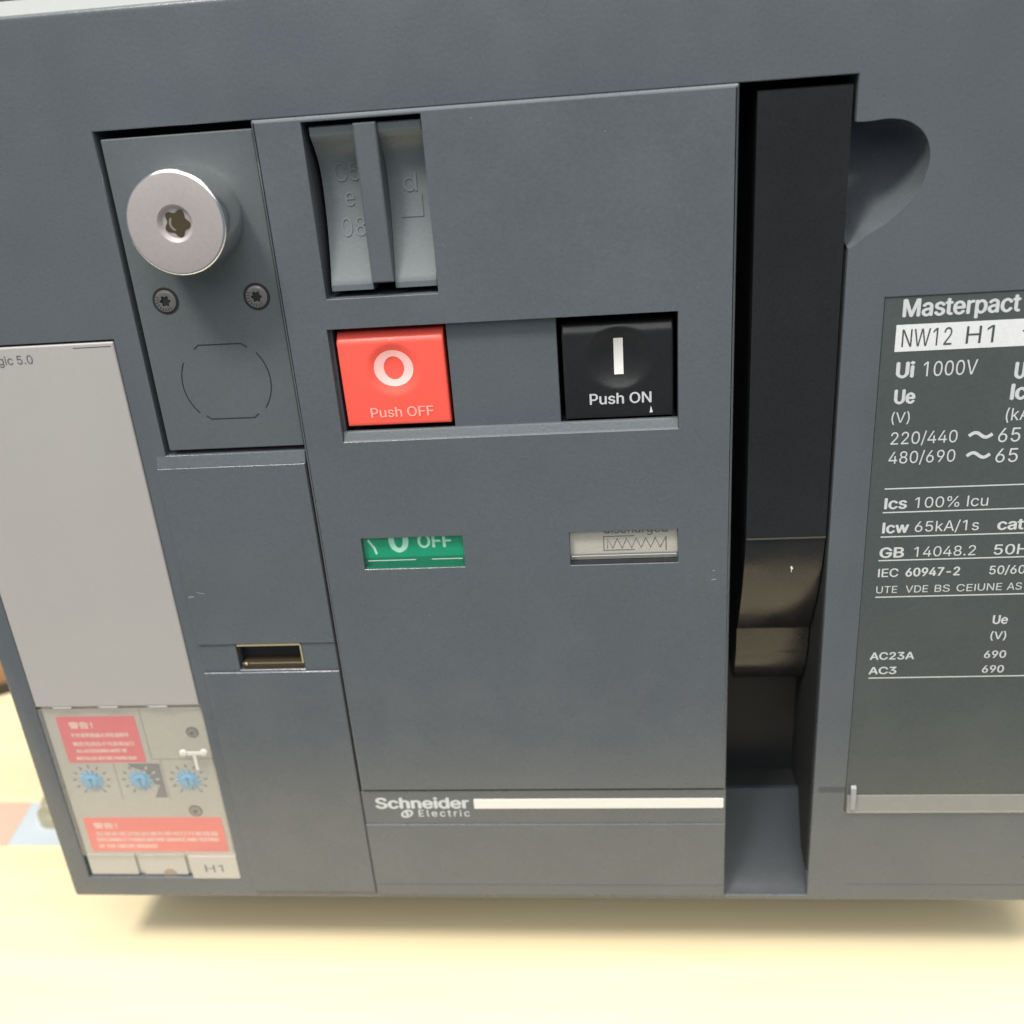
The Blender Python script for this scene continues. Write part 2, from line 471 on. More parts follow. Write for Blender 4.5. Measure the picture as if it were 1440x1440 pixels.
# painted shade strip in the groove right of the slot, and foot step lines
mb = MB()
add_box(mb, 277.8, 286.7, -0.02, 0.4, 48.0, 50.4)
mb.build('groove', M_band, housing)
mb = MB(); add_box(mb, 290, W-1.5, -0.02, 0.3, 7.2, 7.5); mb.build('groove', M_band, housing)

# --- front cover
YC = -1.2
mb = MB()
cov = rect(119.9, 50.2, 246.9, 271.5, 0.5)
lever_o = rect(133.4, 223.5, 165.4, 270.1)
brec = rect(132.2, 180.8, 231.4, 214.9)
gwin = rect(133.1, 138.1, 165.2, 148.9)
dwin = rect(198.1, 137.5, 231.2, 148.8)
add_plate(mb, cov, [lever_o, brec, gwin, dwin], YC, 24, bev=0.9, hbev=0.16)
add_plate(mb, rect(119.7, 35.6, 246.9, 50.1), [], YC+0.45, 24, bev=0.05, seg=1)
add_plate(mb, rect(119.6, 7.6, 246.9, 35.5), [], YC, 24, bev=0.35)
add_plate(mb, rect(119.6, 2.3, 246.9, 7.5), [], YC+0.25, 24, bev=0.25)
# sloped sill and lintel of the button recess, floor with two button wells
add_prism_x(mb, 132.3, 231.3, [(YC+0.35, 180.75), (YC+0.55, 181.1), (0.15, 183.3), (0.6, 183.6), (1.7, 183.6), (1.7, 180.75)])
add_plate(mb, rect(166.0, 183.4, 197.5, 214.9), [], 1.5, 20, bev=0.3); add_plate(mb, rect(132.1, 183.4, 132.9, 214.9), [], 1.5, 20, bev=0.1, seg=1)
cover = mb.build('front_cover', M_slate, root)
# small scuffs
mb = MB(); add_stroke(mb, [(241.3, 131.2), (242.6, 131.4)], 0.22, YC-0.03, YC+0.05); mb.build('scuff', M_scuff, cover); mb = MB(); add_stroke(mb, [(241.5, 134.4), (242.3, 134.5)], 0.15, YC-0.03, YC+0.05)
mb.build('scuff', M_scuff, cover)

for px_, pz_, pr_ in ((178.5, 268.0, 0.16), (213.0, 262.5, 0.13), (231.5, 243.0, 0.12), (168.0, 236.5, 0.12), (190.5, 160.5, 0.12), (152.0, 121.0, 0.13), (221.0, 97.0, 0.12), (203.5, 71.5, 0.14), (140.5, 66.0, 0.11), (236.5, 221.0, 0.12)):
    mb = MB(); add_sheet(mb, [(px_+pr_*math.cos(a_)*(1+0.4*math.sin(3*a_)), pz_+pr_*math.sin(a_)) for a_ in [2*math.pi*q_/7 for q_ in range(7)]], YC-0.03, YC+0.02)
    mb.build('dust_speck', M_scuff, cover)
# maker's band: name, roundel and white bar
yb = YC + 0.45 - 0.04
lettering('Schneider', 124.2, 158.0, 42.6, 4.5, yb, M_white, cover, bold=0.035)
lettering('Electric', 139.4, 157.8, 38.9, 2.9, yb, M_greyprint, cover, bold=0.012, spacing=1.25)
mb = MB()
for k in range(28):
    a0 = 2*math.pi*k/28; a1 = 2*math.pi*(k+1)/28
    def pt(a, r): return (135.2 + r*1.22*math.cos(a) + 0.35*r*math.sin(a), 40.1 + r*math.sin(a))
    add_sheet(mb, [pt(a0, 1.15), pt(a0, 1.75), pt(a1, 1.75), pt(a1, 1.15)], yb, yb+0.05)
add_stroke(mb, [(135.4, 41.5), (134.8, 40.2), (135.6, 40.2), (135.0, 38.8)], 0.55, yb-0.01, yb+0.04)
mb.build('roundel', M_white, cover)
plate('white_bar', rect(159.6, 42.3, 246.2, 46.5, 0.4), [], YC+0.28, YC+0.6, M_wbar, cover, bev=0.08, seg=1)

# --- lock plate
lock = MB()
add_plate(lock, rect(77.1, 179.9, 119.5, 269.5, 0.4), [], 0.5, 20, bev=0.35)
lockp = lock.build('lock_plate', M_plate, root)
plate('lock_recess_floor', rect(75.7, 178.5, 119.5, 271.5), [], 21, 22, M_dark, lockp, bev=0)
# knock-out outline, four broken scored arcs
mb = MB()
yk = 0.44
kc = (99.2, 200.7)
def arc(a0, a1, r, n=10): return [(kc[0] + r*math.cos(math.radians(a0+(a1-a0)*k/n)), kc[1] + r*math.sin(math.radians(a0+(a1-a0)*k/n))) for k in range(n+1)]
for pts in (arc(-38, 38, 13.5), arc(152, 222, 13.5),
            [(91.4, 211.0), (92.8, 212.1), (105.6, 212.0), (107.3, 210.9)], [(91.2, 190.5), (92.4, 189.5), (105.8, 189.4), (107.2, 190.5)]):
    add_stroke(mb, pts, 0.34, yk, yk+0.2)
mb.build('knockout_outline', M_gap, lockp)

# cylinder lock
kx, kz = 99.3, 248.0
yf = 0.5 - 14.0
mb = MB()
n = 72
add_lathe_y(mb, kx, kz, [(13.7, 0.6), (13.7, yf+0.9), (13.62, yf+0.55), (13.45, yf+0.28), (13.2, yf+0.1), (12.9, yf+0.02), (12.8, yf), (4.9, yf), (4.4, yf+0.4), (3.9, yf+0.9), (3.85, yf+0.95)], n=n, cap0=True, cap1=True)
lockc = mb.build('cylinder_lock', M_metal, lockp, smooth=True)
mats = lockc.data; mats.materials.append(M_chrome); mats.materials.append(M_brass)
for p in mats.polygons:
    c = p.center; Y = c.y*1000 + ORG['cylinder_lock'].y; r = math.hypot(c.x, c.z)*1000
    if r > 12.6 and Y > yf+1.0: p.material_index = 1
    if 12.95 < r < 13.7 and Y < yf+0.95: p.material_index = 1
    pass
# keyway: star-shaped dark core with a bright crescent
st = []
for k in range(40):
    a = 2*math.pi*k/40; r = 3.2 + 0.55*math.cos(5*a + 0.9)
    st.append((kx + 0.25 + r*math.cos(a), kz + r*math.sin(a)))
mb = MB(); add_sheet(mb, st, yf+0.80, yf+5); mb.build('keyway', M_brass, lockc)
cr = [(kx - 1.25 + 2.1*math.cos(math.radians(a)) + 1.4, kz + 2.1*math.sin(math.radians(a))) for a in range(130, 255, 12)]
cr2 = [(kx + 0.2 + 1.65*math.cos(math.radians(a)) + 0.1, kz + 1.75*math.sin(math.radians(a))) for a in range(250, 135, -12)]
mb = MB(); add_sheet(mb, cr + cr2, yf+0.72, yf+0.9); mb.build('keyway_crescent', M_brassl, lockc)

# two screws with a dark ring and torx socket
def screw(parent, x, z, r, y, mtl, name='screw', ring=True):
    mb = MB()
    add_lathe_y(mb, x, z, [(r, y-0.02), (r*0.99, y-0.1), (r*0.84, y-0.1), (r*0.8, y+0.05)], n=36, mi=1, cap0=False, cap1=False)
    add_lathe_y(mb, x, z, [(r*0.83, y+0.04), (r*0.80, y-0.30), (r*0.62, y-0.42), (r*0.45, y-0.42)], n=36, mi=0, cap0=False, cap1=False)
    pts = []
    for k in range(36):
        a = 2*math.pi*k/36; q = r*(0.36 + 0.07*math.cos(6*a)); pts.append((x+q*math.cos(a), z+q*math.sin(a)))
    # socket wall
    V = [(x+r*0.45*math.cos(2*math.pi*k/36), y-0.42, z+r*0.45*math.sin(2*math.pi*k/36)) for k in range(36)] + [(px, y-0.40, pz) for px, pz in pts] + [(px, y-0.06, pz) for px, pz in pts]
    F = [(k, (k+1) % 36, 36+(k+1) % 36, 36+k) for k in range(36)]
    mb.add(V, F, 0)
    mb.add(V, [(36+k, 36+(k+1) % 36, 72+(k+1) % 36, 72+k) for k in range(36)] + [tuple(72+k for k in range(36))], 1)
    # radial nicks round the flange
    for k in range(9):
        a = math.radians(150 + k*19); c, s_ = math.cos(a), math.sin(a)
        add_stroke(mb, [(x+r*0.5*c, z+r*0.5*s_), (x+r*0.72*c, z+r*0.72*s_)], r*0.05, y-0.46, y-0.40, 1)
    return mb.build(name, mtl, parent, mats=[mtl, M_dark])
screw(lockp, 85.9, 225.4, 3.9, 0.5, M_screw)
screw(lockp, 112.9, 225.2, 3.9, 0.5, M_screw)

# --- left-hand flaps
YD = -1.0
mb = MB()
add_plate(mb, rect(72.4, 111.6, 119.2, 174.6), [], YD, 0.4, bev=0.3)
add_prism_x(mb, 72.6, 119.5, [(YD+0.3, 174.4), (YD+0.05, 174.7), (-0.02, 178.3), (0.4, 178.3), (0.4, 174.4)])
upper = mb.build('upper_flap', M_slate, root)
mb = MB()
add_stroke(mb, [(73.2, 129.6), (74.0, 129.9), (74.9, 129.9)], 0.28, YD-0.03, YD+0.05)
mb.build('scuff', M_scuff, upper); mb = MB()
add_stroke(mb, [(76.0, 131.6), (77.2, 131.1), (78.7, 130.9)], 0.13, YD-0.03, YD+0.05)
mb.build('scuff', M_scuff, upper)
mb = MB()
add_plate(mb, rect(72.4, 3.5, 119.2, 100.5), [], YD, 0.4, bev=0.35)
lower = mb.build('lower_flap', M_slate, root)
mb = MB(); add_box(mb, 119.15, 119.65, -0.75, 0.3, 3, 174.5); mb.build('flap_joint', M_gap, root)
# padlock slot between them
mb = MB()
add_plate(mb, rect(72.6, 100.7, 119.1, 111.4), [rect(85.0, 101.1, 107.6, 111.2)], -0.35, 0.4, bev=0.05, seg=1, hbev=0.15)
slotp = mb.build('padlock_strip', M_slate, root)
mb = MB()
add_box(mb, 84.8, 107.8, 4.0, 4.6, 100.8, 111.5); add_box(mb, 84.95, 107.65, 0.4, 4.0, 111.2, 111.28)
mb.build('slot_floor', M_black, slotp)
mb = MB()
add_prism_x(mb, 85.6, 107.3, [(-0.62, 110.55), (-0.62, 111.25), (0.25, 111.25), (0.25, 110.9)])
add_box(mb, 107.0, 107.5, -0.5, 0.25, 103.6, 110.5)
mb.build('brass_lip', M_cav, slotp)
mb = MB()
add_prism_x(mb, 86.0, 107.5, [(0.4, 101.3), (0.2, 103.2), (0.45, 103.45), (4.0, 103.45), (4.0, 101.3)])
mb.build('tab_edge', M_brass, slotp)
mb = MB(); add_lathe_y(mb, 87.5, 103.5, [(0.62, 0.2), (0.55, -0.3), (0.25, -0.5)], n=14); mb.build('rivet', M_brassl, slotp, smooth=True)

# --- charging lever window: two concave scoops either side of a flush rib
def scoop_y(z, z0, z1, deep, front=0.8):
    t = (z - z0)/(z1 - z0)
    # lip at both ends, deepest at ~60 % height
    s = max(0.0, 1 - abs((t-0.62)/0.62)**2.2) if t < 0.62 else max(0.0, 1 - abs((t-0.62)/0.38)**2.2)
    return front + deep*s
lev = None
mb = MB()
add_plate(mb, rect(146.9, 227.2, 153.2, 269.0, 0.3), [], -0.6, 16, bev=0.4)
lev = mb.build('indicator_lever', M_rib, root)
for i, (xa, xb) in enumerate(((134.9, 146.85), (153.25, 164.9))):
    z0, z1 = 225.0, 268.8
    prof = [(2.4, z0 - 0.0), (1.0, z0+0.3), (0.9, z0+1.8)]
    K = 26
    for k in range(K+1):
        z = z0+1.9 + (z1-2.6-z0-1.9)*k/K
        t = k/K
        tt = 0.70
        s = 1 - (abs(t-tt)/(tt if t < tt else 1-tt))**2
        prof.append((0.9 + 5.8*s, z))
    prof += [(0.8, z1-2.4), (0.8, z1-0.3), (1.6, z1)]
    prof += [(16, z1), (16, z0)]
    mb = MB(); add_prism_x(mb, xa, xb, prof)
    o = mb.build('scoop', M_rock, lev, smooth=True)
def scy(x, z):
    z0, z1 = 225.0, 268.8
    t = (z - (z0+1.9))/((z1-2.6)-(z0+1.9)); tt = 0.70
    return 0.9 + 5.8*(1 - (abs(t-tt)/(tt if t < tt else 1-tt))**2)
M_emb = mat('embossed_edge', (0.132, 0.150, 0.155), 0.33)
for tx, xa, xb, zz in (('C5', 138.6, 145.6, 254.2), ('e', 140.8, 143.4, 247.6), ('08', 138.9, 145.9, 239.6)):
    lettering(tx, xa, xb, zz, 5.0, 0, M_emb, lev, yfun=lambda x, z: scy(x, z)-0.15, bold=-0.018, res=4, name='embossed_mark')
lettering('d', 157.2, 161.2, 250.4, 5.0, 0, M_emb, lev, yfun=lambda x, z: scy(x, z)-0.15, bold=-0.018, name='embossed_mark')
for seg in ([(156.2, 243.6), (162.4, 243.6)], [(162.4, 243.6), (162.4, 249.4)]):
    mb = MB(); (ax, az), (bx, bz) = seg
    y = scy(0, (az+bz)/2)
    if ax == bx:
        V = []; F = []
        for k in range(7):
            z = az + (bz-az)*k/6; V += [(ax-0.12, scy(0, z)-0.08, z), (ax+0.12, scy(0, z)-0.08, z)]
        F = [(2*k, 2*k+1, 2*k+3, 2*k+2) for k in range(6)]; mb.add(V, F)
    else: add_stroke(mb, [(ax, az), (bx, bz)], 0.24, y-0.08, y+0.3)
    mb.build('embossed_mark', M_dprint, lev)
mb = MB(); add_box(mb, 133.5, 165.3, 17, 23, 223.6, 269.9); mb.build('window_floor', M_dark, cover)

# --- push buttons
def button(name, x0, x1, z0, z1, yfront, dish, material, parent, top_tilt):
    nx, nz = 40, 36
    dx, dz, dr, dd = dish
    def yf_(x, z):
        u = (z - z0)/(z1 - z0)
        y = yfront + top_tilt*max(0, (u-0.90)/0.10)**1.5*1.2 + 0.9*(1-u)**2*0.8
        r = math.hypot((x-dx), (z-dz))/dr
        if r < 1: y += dd*(1 - r*r)
        e = min(x-x0, x1-x, z-z0, z1-z)
        if e < 0.5: y += 0.5*(1-e/0.5)**2
        return y
    xs = [x0, x0+0.15, x0+0.3] + [x0+0.5+(x1-x0-1.0)*k/nx for k in range(nx+1)] + [x1-0.3, x1-0.15, x1]
    zs = [z0, z0+0.15, z0+0.3] + [z0+0.5+(z1-z0-1.0)*k/nz for k in range(nz+1)] + [z1-0.3, z1-0.15, z1]
    V = [(x, yf_(x, z), z) for z in zs for x in xs]; nX = len(xs); nZ = len(zs)
    F = [(j*nX+i, j*nX+i+1, (j+1)*nX+i+1, (j+1)*nX+i) for j in range(nZ-1) for i in range(nX-1)]
    b = [i for i in range(nX)] + [j*nX+nX-1 for j in range(1, nZ)] + [(nZ-1)*nX+i for i in range(nX-2, -1, -1)] + [j*nX for j in range(nZ-2, 0, -1)]
    k0 = len(V); V += [(V[i][0], 18, V[i][2]) for i in b]
    for k in range(len(b)): F.append((b[k], b[(k+1) % len(b)], k0+(k+1) % len(b), k0+k))
    F.append(tuple(range(k0, k0+len(b))))
    o = link(name, V, F, material, parent, smooth=True)
    return o, yf_
off, yoff = button('off_button', 134.0, 165.1, 185.0, 213.2, 0.1, (149.8, 202.0, 7.8, 1.7), M_red, root, 2.2)
on, yon = button('on_button', 198.9, 230.2, 184.0, 212.0, 0.9, (214.9, 201.8, 9.2, 2.2), M_black, root, 1.0)
mb = MB(); V = []; F = []; K = 56
for k in range(K):
    a = 2*math.pi*k/K
    for q in range(5):
        t = q/4; rx = 3.0 + 2.8*t; rz = 3.45 + 2.0*t
        X = 149.7 + rx*math.cos(a); Z = 202.2 + rz*math.sin(a); V.append((X, yoff(X, Z)-0.1, Z))
for k in range(K):
    for q in range(4): F.append((k*5+q, k*5+q+1, ((k+1) % K)*5+q+1, ((k+1) % K)*5+q))
mb.add(V, F); mb.build('off_symbol', M_redprint, off)
mb = MB(); V = []; F = []
for j in range(21):
    z = 196.8 + (207.5-196.8)*j/20
    for i in range(5):
        x = 213.45 + 2.65*i/4; V.append((x, yon(x, z)-0.1, z))
F = [(j*5+i, j*5+i+1, j*5+i+6, j*5+i+5) for j in range(20) for i in range(4)]
mb.add(V, F); mb.build('on_symbol', M_wbar, on)
def sub_lettering(txt, x0, x1, z, cap, fn, mtl, parent, bold):
    return lettering(txt, x0, x1, z, cap, 0, mtl, parent, bold=bold, yfun=lambda x, z_: fn(x, z_)-0.03)
sub_lettering('Push OFF', 141.3, 160.2, 187.6, 3.0, yoff, M_redprint2, off, 0.014)
sub_lettering('Push ON', 206.1, 223.9, 188.4, 3.2, yon, M_white, on, 0.014)
mb = MB(); V = [(223.3, yon(223.4, 186.0)-0.08, 185.2), (224.2, yon(224, 186)-0.08, 185.3), (223.7, yon(223.7, 186)-0.1, 187.2)]
mb.add(V + [(a, b+0.1, c) for a, b, c in V], [(0,1,2), (3,5,4), (0,3,4,1), (1,4,5,2), (2,5,3,0)]); mb.build('paint_chip', M_wbar, on)

# --- indicator windows (drum behind, clear lens over it)
def drum(name, x0, x1, z0, z1, material, crease, ytop=0.9):
    mb = MB()
    prof = [(ytop, z1+5), (ytop, crease+0.25), (ytop+0.05, crease), (ytop+0.9, z0-0.6), (14, z0-0.4), (14, z1+5)]
    add_prism_x(mb, x0+0.1, x1-0.1, prof)
    return mb.build(name, material, root)
g = drum('contact_indicator', 133.1, 165.2, 138.6, 148.9, M_green, 141.0)
lettering('O', 141.3, 147.7, 143.2, 8.4, 0.86, M_mint, g, bold=0.03, res=6)
lettering('OFF', 150.5, 161.4, 144.3, 4.4, 0.86, M_mint, g, bold=0.02)
mb = MB(); add_stroke(mb, [(134.9, 147.2), (136.5, 144.6), (137.0, 142.6)], 0.75, 0.84, 0.9)
V = [(136.6, 0.80, 142.6), (137.4, 0.80, 142.6), (137.7, 1.5, 140.1), (136.9, 1.5, 140.1)]
mb.add(V, [(0, 1, 2, 3)]); mb.build('contact_mark', M_mint, g)
d = drum('spring_indicator', 198.1, 231.2, 138.6, 148.8, M_ivory, 140.2)
lettering('discharged', 208.6, 228.1, 147.1, 3.0, 0.86, M_dgrey, d, bold=0.004)
mb = MB()
add_stroke(mb, [(217.9, 146.1), (208.6, 146.1), (208.6, 141.4), (217.9, 141.4)], 0.26, 0.84, 0.89)
zz = [(209.7, 142.0), (209.8, 145.3)]
x = 209.8
for k in range(6):
    zz += [(x+1.55, 142.0), (x+2.9, 145.3)]; x += 2.9
zz = zz[:-1] + [(227.3, 145.0)]
add_stroke(mb, zz, 0.22, 0.84, 0.89)
add_stroke(mb, [(227.6, 141.0), (227.6, 145.5)], 0.32, 0.83, 0.88)
mb.build('spring_mark', M_dgrey, d)
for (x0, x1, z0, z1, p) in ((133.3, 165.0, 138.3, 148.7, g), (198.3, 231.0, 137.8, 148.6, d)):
    mb = MB()
    add_prism_x(mb, x0, x1, [(-0.9, z1), (-0.9, z0+3.0), (-0.85, z0+2.6), (-0.8, z0+0.0), (-0.5, z0+0.0), (-0.45, z0+2.7), (-0.6, z0+3.0), (-0.6, z1)])
    mb.build('lens', M_lens, p)
    mb = MB(); add_box(mb, x0+0.02, x1-0.02, -0.75, 1.2, z0-0.19, z0+0.05); mb.build('lens_foot', M_gfoot if p is g else M_gap, p)
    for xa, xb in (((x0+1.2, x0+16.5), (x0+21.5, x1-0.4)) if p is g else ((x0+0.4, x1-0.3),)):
        mb = MB(); add_prism_x(mb, xa, xb, [(-0.95, z0+2.62), (-0.91, z0+2.82), (-0.88, z0+2.62)]); mb.build('lens_fold_glint', M_white, p)  # white sliver painting the highlight along the lens fold

# --- trip unit: screen cover above, clear-lidded settings below
plate('trip_unit_recess', rect(7.5, 9.0, 68.0, 215.3), [], 20, 21, M_dark, housing, bev=0)
disp = plate('display_cover', rect(8.0, 87.2, 67.6, 214.6, 0.5), [], -0.3, 18, M_beige, root, bev=0.5)
lettering('Micrologic 5.0', 18.6, 41.7, 209.4, 2.6, -0.34, M_dgrey, disp, bold=0.006)
mb = MB(); add_box(mb, 55, 66.8, -0.33, -0.2, 213.2, 213.45); mb.build('cover_seam', M_dprint, disp)

ty = 2.0
trip = MB()
add_plate(trip, rect(8.1, 9.4, 67.4, 86.9), [], ty, 18, bev=0.2)
trip = trip.build('trip_unit', M_beige2, root)
# raised beige blocks at the foot with gaps, seams
for x0, x1, mt in ((8.6, 27.6, M_tab), (29.9, 47.3, M_tab)):
    plate('foot_tab', rect(x0, 9.6, x1, 19.5, 0.6), [], ty-1.0, ty+0.3, mt, trip, bev=0.3)
ht = plate('rating_plug', rect(49.4, 9.0, 67.9, 20.0, 0.5), [], ty-2.4, ty+0.3, M_tab, trip, bev=0.3)
lettering('H1', 55.0, 62.0, 12.4, 3.4, ty-2.44, M_greyprint if False else M_dgrey, ht, bold=0.0)
mb = MB()
add_lathe_y(mb, 40.0, 9.9, [(2.6, ty-1.1), (2.6, ty-0.9)], n=20); mb.build('thumb_notch', M_screw, trip)
for x in (13, 30, 48):
    mb = MB(); add_box(mb, x+1, x+8, -0.05, 1.5, 86.5, 87.15); mb.build('hinge', M_greyprint, trip)
def sticker(x0, z0, x1, z1, mtl, lines):
    st = plate('warning_sticker', rect(x0, z0, x1, z1, 0.4), [], ty-0.12, ty+0.02, mtl, trip, bev=0)
    for t, a, b, z, c, bo in lines: lettering(t, a, b, z, c, ty-0.16, M_stprint, st, bold=bo, res=1)
    return st
sticker(12.6, 61.6, 41.8, 81.6, M_stick, [
    ('警告！', 16.6, 25.6, 76.8, 4.3, 0.02),
    ('不安装断路器必须检查附件', 16.3, 38.2, 72.9, 2.9, 0.015),
    ('确定完成后才可送电运行', 16.2, 39.4, 69.1, 2.9, 0.015),
    ('ALL ACCESSORIES MUST BE', 16.6, 35.8, 66.2, 1.3, 0.05),
    ('INSTALLED BEFORE POWER RUN', 16.0, 38.6, 62.9, 1.3, 0.05)])
sticker(11.1, 20.3, 64.6, 36.3, M_stick2, [
    ('警告！', 14.4, 23.8, 31.6, 4.0, 0.02),
    ('在维修或试验前请勿带电打开断路器', 14.4, 62.2, 28.0, 3.0, 0.015),
    ('DISCONNECT POWER BEFORE SERVICE AND TESTING', 14.2, 61.9, 25.2, 1.6, 0.05),
    ('OF THE CIRCUIT BREAKER', 14.2, 37.5, 22.1, 1.6, 0.05)])
# panel seams of the setting area
mb = MB()
add_box(mb, 44.0, 44.2, ty-0.06, ty+0.1, 63, 85.5); add_box(mb, 44.0, 66.8, ty-0.06, ty+0.1, 62.7, 62.9)
add_box(mb, 29.0, 29.2, ty-0.06, ty+0.1, 44.8, 61); add_box(mb, 47.0, 47.2, ty-0.06, ty+0.1, 44.8, 62.5)
add_box(mb, 11.5, 66.8, ty-0.06, ty+0.1, 84.9, 85.2)
mb.build('panel_seam', M_dgrey, trip)
# dark quarter behind the middle dial
mb = MB(); add_sheet(mb, [(34.6, 60.9), (46.4, 60.9), (46.4, 45.6), (41.6, 45.6), (43.6, 49.5), (40.5, 57.5), (35.2, 59.5)], ty-0.05, ty+0.1)
mb.build('scale_patch', M_dgrey, trip)
def dial(x, z):
    mb = MB(); pts = []
    for k in range(28):
        r = 4.9 if k % 2 == 0 else 2.7
        a = 2*math.pi*k/28; pts.append((x + r*math.cos(a), z + r*math.sin(a)))
    add_sheet(mb, pts, ty-0.5, ty+0.1)
    add_lathe_y(mb, x, z, [(2.5, ty-0.5), (2.3, ty-1.2), (1.9, ty-1.3)], n=24)
    dl = mb.build('dial', M_blue, trip)
    mb = MB(); add_stroke(mb, [(x+0.1, z+1.5), (x+0.4, z-1.5)], 0.6, ty-1.36, ty-1.25); add_stroke(mb, [(x-0.6, z+0.9), (x+0.1, z+1.6), (x+0.9, z+1.0)], 0.35, ty-1.36, ty-1.25)
    mb.build('pointer', mat('deep_blue_print', (0.02, 0.12, 0.30), 0.5), dl)
    return dl
for dx_ in (19.2, 37.9, 55.9):
    dial(dx_, 53.6)
    mb = MB(); mw = MB()
    for k in range(11):
        a = math.radians(-55 + 29*k); r = 6.1
        px, pz = dx_ + r*math.cos(a)*1.05, 53.6 + r*math.sin(a)
        darkarea = dx_ == 37.9 and (px > 40.5 and pz > 45)
        tgt = mw if darkarea else mb
        q = 0.42 if darkarea else 0.3
        ca, sa = math.cos(a), math.sin(a)
        add_stroke(tgt, [(px-0.5*ca, pz-0.5*sa), (px+0.5*ca, pz+0.5*sa)], q*2, ty-0.1, ty+0.05)
    mb.build('scale_tick', M_dgrey, trip)
    if mw.v: mw.build('scale_tick', M_tab, trip)
screw(trip, 61.6, 74.3, 2.3, ty, M_screw)
screw(trip, 55.6, 39.4, 2.6, ty, M_screw)
# transparent lid with its moulded catch
lid = MB()
add_plate(lid, rect(8.3, 20.2, 67.6, 86.4, 0.5), [], -0.4, -0.1, bev=0.1, seg=1)
lid = lid.build('clear_lid', M_milky, trip)
M_catch = mat('frosted_catch', (0.70, 0.70, 0.66), 0.15, alpha=0.55)
mb = MB()
add_lathe_y(mb, 57.8, 67.3, [(1.5, -0.4), (1.2, -1.1), (0.5, -1.4)], n=18); add_lathe_y(mb, 65.4, 67.4, [(1.5, -0.4), (1.2, -1.1), (0.5, -1.4)], n=18)
add_box(mb, 58, 65.4, -0.9, -0.4, 66.6, 67.8); add_box(mb, 61.2, 62.4, -0.9, -0.4, 60.2, 66.6)
mb.build('lid_catch', M_catch, lid, smooth=True)

# --- charging handle in its slot
mb = MB()
hp = []
yc_, zc_ = 1.2, 143.6
for k in range(15):                      # lower half curls back into the slot
    hp.append((yc_, zc_))
    a = math.radians(9 + 24*k/14); yc_ += 3.05*math.sin(a); zc_ -= 3.05*math.cos(a)
prof = [(1.9, 269.4), (0.9, 269.0), (0.9, 144.0), (1.2, 143.7)] + hp[1:]
ye, ze = hp[-1]
prof += [(ye+0.5, ze-0.5), (ye+0.7, ze-1.0), (ye+0.9, ze-9.5), (ye+1.2, ze-10)]
yb2, zb2 = ye+1.2, ze-10
for k in range(1, 9):
    a = math.radians(9 + 26*k/8); yb2 += 2.0*math.sin(a); zb2 -= 2.0*math.cos(a); prof.append((yb2, zb2))
prof += [(33.8, zb2-0.3), (33.8, 269.4)]
add_prism_x(mb, 251.7, 275.3, prof)
handle = mb.build('charging_handle', M_handle, root, smooth=True)
mb = MB()
V = []
add_box(mb, 251.9, 275.3, 0.72, 1.2, 143.4, 143.85); mb.build('handle_crease', mat('brown_edge', (0.07, 0.06, 0.048), 0.4), handle)  # thin lighter brown strip along the crease
mb = MB(); 
yy = 1.2 + 2.6
add_sheet(mb, [(266.0, 131.6), (266.6, 131.9), (266.2, 133.0), (265.8, 132.5)], yy-0.6, yy-0.1); add_stroke(mb, [(266.2, 131.9), (266.2, 130.7)], 0.2, yy-0.2, yy+0.3)
mb.build('paint_chip', M_wbar, handle)
# slot floor ramp
mb = MB()
prof = [(0.4, 2.3)] + [(0.4 + 21*t, 2.3 + 4*t + 26*t**1.6) for t in [k/12 for k in range(1, 13)]] + [(23, 32.3), (23, 2.3)]
add_prism_x(mb, 247.1, 276.2, prof)
mb.build('slot_ramp', mat('dark_slate', (0.022, 0.027, 0.032), 0.55, grain=0.3, var=0.05), housing, smooth=True)
mb = MB(); add_box(mb, 247.0, 276.25, 34.5, 35.8, 2.5, 271.5); add_box(mb, 247.1, 276.2, 23.1, 34.4, 2.4, 31.0)
add_prism_x(mb, 275.75, 276.25, [(2.0, 12), (2.0, 228), (34.4, 228), (34.4, 2.6), (21.5, 31), (12, 14)]); mb.build('slot_back', M_dark, housing)

# --- rating label
lab = plate('rating_label', rect(287.0, 39.7, 363.9, 215.2, 0.4), [], 0.35, 20, M_label, root, bev=0.1, seg=1)
yl = 0.31
plate('white_band', rect(290.6, 200.0, 361, 207.5), [], yl-0.02, 0.4, M_wbar2, lab, bev=0)
def T(txt, x0, x1, z, cap, bold=0.0, mtl=None, y=None): lettering(txt, x0, x1, z, cap, (yl if y is None else y), mtl or M_white, lab, bold=bold)
T('Masterpact', 291.9, 322.6, 209.7, 4.7, 0.022)
T('NW12', 292.3, 305.6, 201.3, 4.9, 0.0, M_dprint, yl-0.06)
T('H1', 309.3, 316.6, 201.4, 4.8, 0.0, M_dprint, yl-0.06)
mb = MB(); add_stroke(mb, [(324.2, 204.2), (326.4, 204.2)], 0.5, yl-0.06, yl); mb.build('lettering', M_dprint, lab)
T('Ui', 291.5, 296.5, 192.6, 4.3, 0.03); T('1000V', 298.9, 313.3, 192.6, 4.2)
T('Uimp', 323.3, 334, 190.9, 4.5, 0.03)
T('Ue', 291.6, 297.4, 185.0, 4.0, 0.03); T('Icu', 323.0, 330.5, 184.8, 4.4, 0.03)
T('(V)', 291.4, 296.4, 179.3, 3.1); T('(kA)', 322.6, 330.5, 178.6, 3.6)
T('220/440', 291.7, 310.1, 172.7, 3.7); T('65', 321.3, 327.3, 172.2, 4.2)
T('480/690', 291.6, 310.1, 166.8, 3.7); T('65', 321.3, 327.4, 166.0, 4.2)
